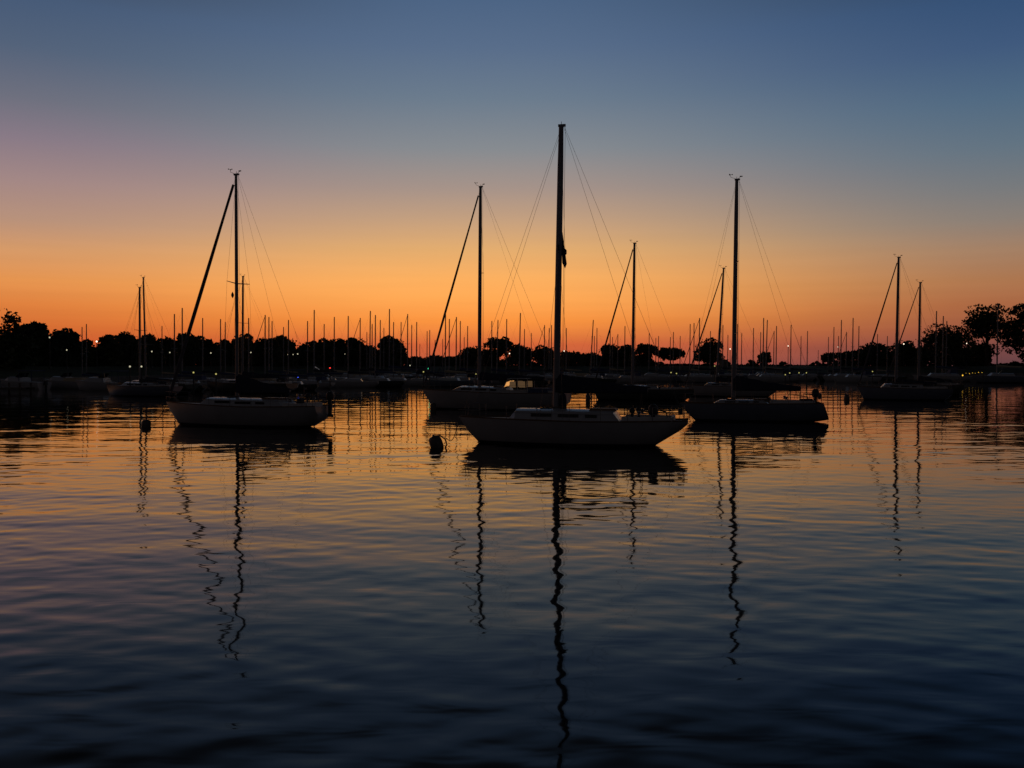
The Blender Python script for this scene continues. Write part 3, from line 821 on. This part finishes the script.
# fourth sloop and the shorter one behind it
b7, i7 = sailboat(dict(x=(857, 952), wl=400, yaw=-18, mast=896, top=258, lean=1.5, mr=.125, fb=(1.2, 1.05, 1.05), hull='navy_hull',
    keel=[(0, 1.18), (.075, 0), (.2, -.3), (.5, -.4), (.8, -.2), (.92, 0), (1, .5)], tw=.55, jr=.065,
    cabin=(880, 925, .4, .05, .03), spread=(.55,), boom=(937, 384, .4), wire=.0075,
    label='fourth sloop at the right with dark hull and steep furled jib'))
b8, i8 = sailboat(dict(x=(884, 963), wl=395, yaw=-18, mast=918.5, top=283, lean=0.8, mr=.12, fb=(1.2, 1.05, 1.1), hull='dark_hull',
    keel=[(0, 1.18), (.075, 0), (.2, -.3), (.5, -.4), (.8, -.2), (.95, 0), (1, .6)], tw=.6, jr=.055,
    cabin=(902, 938, .4, .05, .03), spread=(.55,), boom=(952, 381, .4), wire=.0075,
    label='sloop with the shorter mast, lying just behind the fourth sloop'))
# close pair of masts at the left and the mast beside the left sloop
b9, i9 = sailboat(dict(x=(106, 176), wl=396, yaw=-25, mast=140, top=288, lean=.4, mr=.13, fb=(1.15, 1.0, 1.05), hull='navy_hull',
    keel=[(0, 1.12), (.08, 0), (.2, -.3), (.5, -.4), (.8, -.2), (.92, 0), (1, .5)], tw=.6, jib=False, wire=.0075,
    cabin=(126, 160, .4, .05, .03), spread=(.55,), boom=(166, 383, .3), group='boats moored before the left shore',
    label='dark boat carrying the shorter left mast of the close pair at left'))
b10, i10 = sailboat(dict(x=(118, 192), wl=393, yaw=-25, mast=146, top=278, lean=-2.6, mr=.12, fb=(1.15, 1.0, 1.05), hull='dark_hull',
    keel=[(0, 1.12), (.08, 0), (.2, -.3), (.5, -.4), (.8, -.2), (.92, 0), (1, .5)], tw=.6, jib=False, wire=.0075,
    cabin=(134, 172, .4, .05, .03), spread=(.35,), sphalf=1.2, boom=(178, 381, .3), group='boats moored before the left shore',
    label='dark boat carrying the taller, left leaning right mast of the close pair'))
b11, i11 = sailboat(dict(x=(206, 292), wl=392.5, yaw=-22, mast=242.5, top=277, lean=1.3, mr=.14, fb=(1.2, 1.05, 1.1), hull='dark_hull',
    keel=[(0, 1.15), (.08, 0), (.2, -.3), (.5, -.4), (.8, -.2), (.92, 0), (1, .5)], tw=.6, jib=False, wire=.0075,
    cabin=(226, 268, .4, .05, .03), spread=(.55,), boom=(280, 377, .5), group='boats moored before the left shore', cover='cover',
    label='dark boat whose mast stands close right of the left sloop mast'))

# ------------------------------------------------------------------ far boats
def far_proto(hullmat, covermat, jib, dodger):
    L, B = 8.6, 2.8
    root = empty('sailboat', (0, 0, 0))
    sheer = [(0, 1.15), (.5, 1.0), (1, 1.02)]
    keel = [(0, 1.12), (.08, 0), (.25, -.3), (.7, -.3), (.93, 0), (1, .5)]
    hg, dg, rg, hb = hull_mesh(L, B, sheer, keel, .6, 0, 12, False)
    hg.build('hull', hullmat, root, smooth=True)
    dg.build('deck', M['deck'], root)
    cabin_mesh(L, -1.9, 1.7, .5, .25, .82, sheer, .45).build('cabin', M['white_hull'], root)
    g = MB(); g.tube([(-.7, 0, 1.3), (-.62, 0, 11.8)], [.115, .085], 8); mo = g.build('mast', M['alu'], root, smooth=True)
    g = MB(); g.tube([(-.66, -.9, 6.6), (-.66, 0, 6.55), (-.66, .9, 6.6)], .025, 5); g.build('spreader', M['alu'], mo)
    g = MB(); g.tube([(-.65, 0, 2.25), (2.9, 0, 2.25)], [.06, .05], 6); g.build('boom', M['alu'], root)
    g = MB(); g.tube([(-.72, 0, 2.5), (-.4, 0, 2.5), (1, 0, 2.42), (2.8, 0, 2.35)], [.2, .22, .15, .09], 8); g.build('sail_cover', covermat, root, smooth=True)
    if jib:
        g = MB(); g.tube([(-4.15, 0, 1.25), (-2.4, 0, 6.4), (-.72, 0, 11.4)], [.05, .06, .04], 6); g.build('furled_jib', M['sail'], root)
    else:
        g = MB(); g.tube([(-4.2, 0, 1.2), (-.65, 0, 11.6)], .005, 4); g.build('forestay', M['wire'], root)
    g = MB(); g.tube([(4.2, 0, 1.05), (-.6, 0, 11.75)], .004, 4); g.build('backstay', M['wire'], root)
    g = MB()
    for s in (-1, 1): g.tube([(-.5, s * 1.3, 1.05), (-.66, s * .9, 6.6), (-.64, 0, 11.3)], .004, 4)
    g.build('shrouds', M['wire'], root)
    if dodger:
        g = MB(); g.box((2.0, 0, 1.75), (1.3, 1.7, .62), taper=.82); g.build('dodger', covermat, root)
    return root
protos = [far_proto(M['white_hull'], M['bluecover'], False, True), far_proto(M['white_hull'], M['cover'], False, False),
          far_proto(M['navy_hull'], M['tan'], False, False), far_proto(M['grey_hull'], M['cover'], True, True), far_proto(M['dark_hull'], M['bluecover'], False, False)]
# picture column of the masthead, its row, lean in pixels
FAR = [(82, 327, 0), (86.5, 324, 0), (162, 326, 0), (174, 314, 0), (182, 308, 0), (202, 318, 0), (220, 319, 0), (225, 322, 0), (248, 318, 0), (265, 315, 0), (268.3, 317, 0),
       (271.5, 321, 0), (283, 327, 0), (288.3, 320, 0), (307, 321, 0), (314, 310, 0), (324, 324, 0), (334, 317, 0), (348, 316, 0), (360, 318, 0), (366.5, 332, 0),
       (369, 311, .8), (371.6, 324, 0), (375, 315, 0), (380, 320, 0), (383.5, 328, 0), (389, 309, 0), (393.2, 322, 0), (400.5, 322, 0), (407, 314, 0), (411.5, 325, 0),
       (416.4, 322, 0), (419.6, 344, 0), (426.6, 331, 0), (429.5, 330, 0), (433.4, 340, 1.5), (442.5, 339, 0), (445, 314, 0), (449, 319, 0), (456, 317, 0), (460, 321, 0),
       (464, 337, 0), (467.2, 326, 0), (491.5, 321, 0), (496.6, 320, 1), (506.2, 319, 0), (518.8, 313, 1), (524, 329, 0), (531, 333, 0), (544, 325, 0), (548.8, 328, 0),
       (551, 325, 0), (566, 328, 0), (589.8, 320, 3), (591.6, 336, 0), (594, 336, 0), (596.5, 328, 0), (609.8, 328, 0), (612.2, 337, 0), (617.5, 334, 0), (624.5, 326, 0),
       (648.8, 333, 0), (655.5, 338, 0), (658.2, 336, 0), (670, 337, 0), (673, 332, 0), (679.8, 336, 0), (689.6, 324, 0), (694, 323, -.5), (699, 318, 0),
       (710, 331, 0), (722.4, 325, 0), (727.5, 335, 0), (737, 324, 0), (741.3, 333, 0), (753, 328, 0), (760.3, 332, 0), (763, 318, 0), (765.6, 320, 1), (773.6, 331, 0),
       (776, 326, 0), (790.5, 325, 0), (800.6, 336, 0), (807, 331, 0), (818, 350, 0), (828, 337, 0), (833.3, 327, 0), (838, 336, 0), (840.6, 320, 0), (846, 332, 0),
       (852.3, 318, 0), (858.4, 326, 0), (877, 334, 0), (887, 336, 0), (935.7, 311, 0), (942.6, 316, 0), (946, 321, 0), (997, 304, 0)]
LAND = [(-50, 'the left edge'), (100, 'the brightest lamp'), (143, 'the mast pair'), (237, 'left sloop mast'), (300, 'the treeline dip'), (346, 'left round tree'),
        (378, 'the big round tree'), (409, 'big tree right edge'), (435, 'second jib foot'), (480, 'second sloop mast'), (510, 'flat crowned tree'),
        (558, 'the tallest mast'), (600, 'third sloop jib'), (633, 'third sloop mast'), (684, 'wide umbrella tree'), (719, 'the leaning mast'), (735, 'right sloop mast'),
        (788, 'middle right lamp'), (835, 'feathery tree lamp'), (870, 'fourth sloop jib'), (896, 'fourth sloop mast'), (1030, 'the right edge')]
ORD = ['first', 'second', 'third', 'fourth', 'fifth', 'sixth', 'seventh', 'eighth', 'ninth', 'tenth', 'eleventh', 'twelfth']
def region(x):
    for k in range(len(LAND) - 1):
        if LAND[k][0] <= x < LAND[k + 1][0]: return k
placed = []
def near_limit(x):      # nothing may lie nearer than this: open water is seen in front
    return float(np.interp(x, [0, 90, 110, 330, 345, 420, 560, 690, 700, 1024], [112, 112, 100, 112, 128, 132, 138, 146, 158, 162]))
rnd = random.Random(5)
hulls_near = [(i['L'], b.location.copy()) for b, i in ((b5, i5), (b6, i6), (b7, i7), (b8, i8), (b9, i9), (b10, i10), (b11, i11), (b4, i4))]
for Lb, lc in hulls_near: placed.append((lc.x, lc.y, Lb))
counts = {}
for x, r, l in sorted(FAR): counts.setdefault(region(x), []).append((x, r))
used = set()
for n, (x, r, lean) in enumerate(FAR):
    lo, hi = near_limit(x), shore_d(x) - 6
    best = None
    tall = 340 - r
    want = lo + (hi - lo) * min(1, max(0, (336 - r) / -26 + 1 + rnd.uniform(-.35, .35))) if hi > lo else hi
    cand = sorted([lo + (hi - lo) * k / 24 for k in range(25)], key=lambda dd: abs(dd - want))
    bestgap = -9
    for dd in cand:
        hgt = height(r, dd); sc = hgt / 11.8
        sc = min(1.6, max(.5, sc))
        Xc = (x - 512) / F * dd + .7 * sc
        gap = min([9] + [(abs(dd - py) - 3.4 * max(sc, .8)) if abs(Xc - qx) < (8.6 * sc + ql) / 2 + .8 else 9 for qx, py, ql in placed])
        if gap > 0: best = (dd, sc, Xc); break
        if gap > bestgap: bestgap = gap; best = (dd, sc, Xc)
    dd, sc, Xc = best
    placed.append((Xc, dd, 8.6 * sc))
    k = (0, 1, 2, 4, 0, 1, 4, 2, 1, 3)[n % 10]
    if protos[k] not in used: o = protos[k]; used.add(protos[k])
    else: o = copy_tree(protos[k])
    o.location = (Xc, dd, 0); o.scale = (sc, sc, sc)
    o.rotation_euler = (0, math.atan2(lean / F * dd, 11.8 * sc), math.radians(rnd.uniform(-22, 2)))
    reg = region(x); mates = counts[reg]; idx = mates.index((x, r)); cnt = len(mates)
    A_, B_ = LAND[reg][1], LAND[reg + 1][1]
    rows = sorted(m[1] for m in mates)
    if cnt == 1: lab = 'only far mast between %s and %s' % (A_, B_)
    elif r == rows[0] and rows[1] > r: lab = 'tallest far mast between %s and %s' % (A_, B_)
    else: lab = '%s far mast from left between %s and %s' % (ORD[idx], A_, B_)
    tag(o, lab, 'sailboat', 'far sailboats along the opposite shore')

# motor boats among them
def motorboat_proto(canopy):
    L, B = 7.6, 2.7; root = empty('motorboat', (0, 0, 0))
    sheer = [(0, 1.35), (.4, 1.1), (1, .95)]; keel = [(0, 1.3), (.1, 0), (.3, -.3), (1, -.25)]
    hg, dg, rg, hb = hull_mesh(L, B, sheer, keel, .85, 0, 12, False)
    hg.build('hull', M['white_hull'], root, smooth=True); dg.build('deck', M['deck'], root)
    cabin_mesh(L, -2.2, .6, .7, .1, .95, sheer, .55).build('cabin', M['white_hull'], root)
    g = MB(); g.add([(-.2, -.9, 1.6), (-.2, .9, 1.6), (.35, .8, 2.15), (.35, -.8, 2.15), (-.16, -.9, 1.6), (-.16, .9, 1.6), (.39, .8, 2.15), (.39, -.8, 2.15)],
                    [(0, 1, 2, 3), (7, 6, 5, 4), (0, 4, 5, 1), (2, 6, 7, 3), (1, 5, 6, 2), (0, 3, 7, 4)]); g.build('windscreen', M['tinted'], root)
    if canopy:
        g = MB(); g.box((1.6, 0, 2.45), (2.6, 2.1, .1), taper=.95)
        for s in (-1, 1):
            g.tube([(.5, s, 1.1), (.6, s, 2.42)], .03, 5); g.tube([(2.7, s, 1.0), (2.6, s, 2.42)], .03, 5)
        g.build('canopy', M['bluecover'], root)
    else:
        g = MB(); g.box((1.9, 0, 1.25), (3.2, 2.1, .5), taper=.85); g.build('cockpit_cover', M['tan'], root)
    g = MB(); g.box((4.0, 0, .9), (.35, .4, .55), taper=.8); g.box((4.05, 0, .3), (.18, .18, .9)); g.build('outboard_motor', M['black'], root)
    return root
mp_ = [motorboat_proto(True), motorboat_proto(False)]
MOT = [(22, 118, 'small covered motorboat at the pier below the left edge trees'), (66, 116, 'pale motorboat with canopy right of the left pier'),
       (103, 113, 'motorboat with long cabin just left of the close pair of masts'), (250, 128, 'motorboat with a tan cover seen over the left sloop cabin'),
       (286, 140, 'motorboat with canopy between left sloop mast and the blue light'), (352, 150, 'pale motorboat below the left round tree'),
       (400, 160, 'motorboat lying below the big round tree'), (572, 170, 'motorboat with pale roof just right of the tallest mast'), (655, 176, 'motorboat under the small umbrella tree'),
       (765, 186, 'low motorboat below the tiny ball shaped tree'), (1000, 176, 'motorboat under the tall right hand trees')]
for n, (x, dd, lab) in enumerate(MOT):
    o = mp_[n] if n < 2 else copy_tree(mp_[n % 2])
    Xc = (x - 512) / F * dd
    for k in range(30):
        if all(abs(dd - py) > 2.9 or abs(Xc - qx) > (7.6 + ql) / 2 for qx, py, ql in placed): break
        dd += 1.3 if k < 18 else -2.9; Xc = (x - 512) / F * dd
    dd = min(dd, shore_d(x) - 4)
    placed.append((Xc, dd, 7.6))
    o.location = (Xc, dd, 0); o.rotation_euler = (0, 0, math.radians(rnd.uniform(-20, 8)))
    tag(o, lab, 'motorboat', 'motorboats along the far shore')

# ------------------------------------------------------------------ buoys, ropes
def buoy(px, row, w_px, h_px, label, tilt=0, ring=False):
    d = dist(row); r = w_px / F * d / 2; h = h_px / F * d
    root = empty('mooring_buoy', pos(px, d)); tag(root, label, 'buoy', 'mooring buoys')
    Mx = Matrix.Rotation(math.radians(tilt), 3, 'Y')
    g = MB(); g.lathe((0, 0, 0), [(r * .5, -.4 * h), (r * .85, -.25 * h), (r, 0), (r * 1.02, h * .45), (r * .97, h * .72), (r * .82, h * .9), (r * .55, h * .98), (.02, h)], 18, M=Mx)
    g.build('float', M['buoy'], root, smooth=True)
    g = MB(); top = Mx @ Vector((0, 0, h))
    if ring:
        g.tube([top, top + Vector((.25, 0, .03)), top + Vector((.45, 0, -.12)), top + Vector((.52, 0, -.32)), top + Vector((.40, 0, -.55)), top + Vector((.2, 0, -.6))], .028, 6)
    g.lathe(top - Vector((0, 0, .02)), [(.05, 0), (.06, .03), (.03, .08)], 8)
    g.build('ring', M['steel'], root, smooth=True)
buoy(437.5, 447.5, 13, 12, 'largest mooring buoy tilted left with a looped line, off the nearest sloop bow', -20, True)
buoy(433.2, 409.5, 6, 6.5, 'square looking mooring buoy touching the second sloop bow')
buoy(145.5, 427, 9, 7, 'dark mooring buoy left of the left sloop bow', 5)
buoy(588, 402, 4.6, 8.5, 'upright oval buoy just left of the third sloop bow')
buoy(847, 400.5, 5.4, 5.5, 'small round buoy left of the fourth sloop bow')
def rope(a, b, sag, label):
    g = MB(); a = Vector(a); b = Vector(b); n = 12
    g.tube([a.lerp(b, k / n) - Vector((0, 0, sag * math.sin(math.pi * k / n))) for k in range(n + 1)], .016, 5)
    o = g.build('mooring_line', M['rope'], smooth=True); tag(o, label, 'rope', 'mooring lines')
pb = pos(145.5, dist(429), .5); bb = b2.matrix_world
import mathutils
def bowpt(b, i, z): 
    y = b.rotation_euler.z; return Vector((b.location.x - i['L'] / 2 * math.cos(y), b.location.y - i['L'] / 2 * math.sin(y), z))
rope(pb, bowpt(b2, i2, 1.05), .45, 'slack mooring line from the left sloop bow down to its buoy')
rope(pos(437.5, dist(447.5), .45) + Vector((0.35, 0, -.1)), bowpt(b1, i1, .95), .42, 'slack mooring line from the nearest sloop bow down to the largest buoy')

# ------------------------------------------------------------------ pier, ramp, shelter
g = MB(); root = empty('pier', pos(-20, 104)); tag(root, 'low wooden pier reaching in from the left edge over dark water', 'pier')
W = 11.0; dk = MB()
for k in range(44): dk.box((-8 + k * .31 - .0, 0, .62), (.28, 2.2, .07))
dk.box((-1.2, -1.05, .48), (14, .1, .2)); dk.box((-1.2, 1.05, .48), (14, .1, .2)); dk.build('deck', M['wood'], root)
for k in range(6):
    for s in (-1, 1):
        g = MB(); g.tube([(-7.5 + k * 2.55, s * 1.18, -1), (-7.5 + k * 2.55, s * 1.18, 1.15)], .13, 9); g.build('piling', M['wood'], root, smooth=True)
# gangway
gw = empty('gangway', pos(323, 168)); tag(gw, 'pale slanting gangway near the small red light', 'gangway')
def P(px, row): q = pos(px, 168, height(row, 168)); return q - gw.location
a, b = P(314.5, 366.5), P(331.5, 377)
g = MB(); g.add([(a.x, -.55, a.z), (a.x, .55, a.z), (b.x, .55, b.z), (b.x, -.55, b.z), (a.x, -.55, a.z - .3), (a.x, .55, a.z - .3), (b.x, .55, b.z - .3), (b.x, -.55, b.z - .3)],
                [(0, 1, 2, 3), (4, 7, 6, 5), (0, 3, 7, 4), (1, 5, 6, 2), (0, 4, 5, 1), (3, 2, 6, 7)]); g.build('walkway', M['white_hull'], gw)
for s in (-1, 1):
    g = MB(); g.tube([(a.x, s * .55, a.z + .5), (b.x, s * .55, b.z + .5)], .05, 5)
    for k in range(6):
        q = a.lerp(b, k / 5); g.tube([(q.x, s * .55, q.z - .1), (q.x, s * .55, q.z + .5)], .03, 5)
    g.build('railing', M['steel'], gw)
g = MB(); g.tube([(a.x, 0, -3), (a.x, 0, a.z - .25)], .15, 8); g.tube([(b.x, 0, -1), (b.x, 0, b.z - .25)], .15, 8); g.build('support', M['iron'], gw)
# shelter
d = shore_d(723) + 15; sh = empty('shelter', pos(723, d, 2.85)); tag(sh, 'small flat roofed shelter on the bank just left of the right sloop mast', 'shelter')
g = MB(); g.box((0, 0, .75), (1.7, 1.6, 1.6)); wl_ = g.build('wall', M['plaster'], sh)
g = MB(); g.box((0, 0, 1.62), (2.2, 2.0, .14)); g.build('roof', M['iron'], sh)
g = MB(); g.box((0.3, -.81, .6), (.6, .04, 1.2)); g.build('door', M['wood'], sh)

# ------------------------------------------------------------------ lamps
def street_lamp(px, row, d, r, mat, label):
    r *= .72
    z = height(row, d); gz = 2.7 if d > shore_d(px) + 8 else 1.5
    root = empty('street_lamp', pos(px, d, gz)); tag(root, label, 'street lamp', 'lamps on the far shore')
    g = MB(); g.tube([(0, 0, -.5), (0, 0, z - gz - r)], [.09, .06], 8); g.lathe((0, 0, -.1), [(.2, 0), (.2, .25), (.1, .4)], 8); g.build('pole', M['iron'], root, smooth=True)
    g = MB(); g.lathe((0, 0, z - gz - r), [(.04, 0), (r * .8, r * .35), (r, r), (r * .8, r * 1.65), (.04, r * 2)], 10); g.build('globe', mat, root, smooth=True)
    g = MB(); g.lathe((0, 0, z - gz + r), [(r * .7, 0), (r * .5, .06), (.03, .14)], 8); g.build('cap', M['iron'], root)
LAMPS = [(97, 341.5, .20, 'lamp_white', 'brightest shore lamp in the notch of the left treeline'),
    (50, 337.5, .16, 'lamp_dim', 'dim lamp high in the wide domed tree at far left'), (67, 350, .14, 'lamp_dim', 'faint lamp low before the wide domed tree at far left'),
    (152, 351.5, .17, 'lamp_dim', 'lamp just right of the close pair of masts'), (170, 352.5, .15, 'lamp_dim', 'second lamp right of the close pair of masts'),
    (211, 353, .18, 'lamp_dim', 'lamp halfway between the furled jib and mast of the left sloop'), (251, 352.5, .18, 'lamp_dim', 'single lamp just right of the left sloop mast'),
    (288, 354.5, .12, 'lamp_dim', 'leftmost and faintest of three lamps in a row'), (293.2, 354.5, .14, 'lamp_dim', 'middle one of three lamps in a row'), (297.8, 354, .18, 'lamp_dim', 'rightmost and brightest of three lamps in a row'),
    (345, 354, .11, 'lamp_dim', 'very faint lamp between the two round trees'), (410, 365.5, .17, 'lamp_dim', 'lamp at the lower right of the big round tree'),
    (509.5, 353.5, .18, 'lamp_white', 'white lamp under the flat crowned tree right of the second mast'), (564, 351, .18, 'lamp_white', 'white lamp just right of the tallest mast'),
    (730, 349, .18, 'lamp_white', 'white lamp just left of the right sloop mast'), (788, 346, .18, 'lamp_white', 'white lamp against pink sky in the middle right gap'),
    (838, 347, .18, 'lamp_white', 'white lamp over the first feathery trees at right'), (903.5, 344, .18, 'lamp_white', 'white lamp just right of the fourth sloop mast'),
    (966.5, 343.5, .18, 'lamp_white', 'white lamp between the shaggy tree and tallest right tree')]
for px, row, r, mt, lab in LAMPS:
    off = 9 if not (90 < px < 100 or px > 500) else 12
    street_lamp(px, row, shore_d(px) + (3.5 if row > 360 else off), r, M[mt], lab)

def dock_light(px, row, d, r, mat, label):
    z = max(height(row, d), .5)
    root = empty('dock_light', pos(px, d)); tag(root, label, 'light', 'small lights over the far water')
    g = MB(); g.tube([(0, 0, -.8), (0, 0, z - r)], .07, 8); g.build('post', M['iron'], root, smooth=True)
    g = MB(); g.lathe((0, 0, z - r), [(.03, 0), (r, r * .5), (r, r * 1.4), (.03, r * 2)], 8); g.build('bulb', mat, root, smooth=True)
DL = [(130, 366.5, 92, 'lamp_dim', 'left one of two low lights below the close pair of masts'), (141.5, 366.5, 92, 'lamp_dim', 'right one of two low lights below the close pair of masts'),
    (193.5, 372.5, 100, 'lamp_yellow', 'faint yellow light above the left sloop foredeck'), (216, 374, 100, 'lamp_yellow', 'yellow light above the left sloop cabin front'),
    (298, 377, 118, 'lamp_blue', 'small blue light above the left sloop stern'), (330, 368, 120, 'lamp_red', 'small red light above the pale gangway'),
    (429, 368.7, 128, 'lamp_green', 'bright green light left of the second sloop'), (423.5, 371.8, 128, 'lamp_yellow', 'faint yellow green light left of the bright green one'),
    (476, 374, 130, 'lamp_yellow', 'yellow light just left of the second sloop mast'), (676.5, 373.5, 140, 'lamp_yellow', 'yellow light under the wide umbrella tree, right one of two'),
    (671, 372.5, 140, 'lamp_yellow', 'fainter yellow light under the wide umbrella tree, left one of two'), (714.7, 366, 150, 'lamp_yellow', 'faint light under the lone round tree'),
    (785.3, 374.7, 150, 'lamp_yellow', 'lowest left light of four yellow lights in the right gap'), (789.7, 373, 150, 'lamp_yellow', 'second of four yellow lights in the right gap'),
    (799, 372.8, 150, 'lamp_yellow', 'third of four yellow lights in the right gap'), (806.4, 372.8, 150, 'lamp_yellow', 'rightmost of four yellow lights in the right gap'),
    (872.5, 371.5, 150, 'lamp_yellow', 'lone yellow light left of the fourth sloop mast')]
for px, row, d, mt, lab in DL: dock_light(px, row, d, .09 if mt != 'lamp_green' else .15, M[mt], lab)
# amber string lights
d = 160; st = empty('string_lights', pos(973, d)); tag(st, 'row of amber lights strung low over the water before the right trees', 'string lights')
P0 = lambda px, row: pos(px, d, height(row, d)) - st.location
pts = [P0(962.5, 374.5), P0(966, 373), P0(969.5, 373.3), P0(972.5, 372.6), P0(975.5, 373), P0(978.5, 372), P0(982, 372.3)]
g = MB(); g.tube(pts, .015, 4); g.tube([P0(962, 374.5) * 1.0, (P0(962, 374.5).x, 0, -1)], .07, 6); g.tube([P0(983, 372.3), (P0(983, 372.3).x, 0, -1)], .07, 6); g.build('cable', M['iron'], st)
for k, p in enumerate(pts):
    r = .15 if k == 0 else (.05, .035, .06)[k % 3]
    g = MB(); g.lathe(p - Vector((0, 0, r * 2)), [(.02, 0), (r, r * .6), (r, r * 1.3), (.02, r * 2)], 8); g.build('bulb', M['lamp_amber'], st, smooth=True)
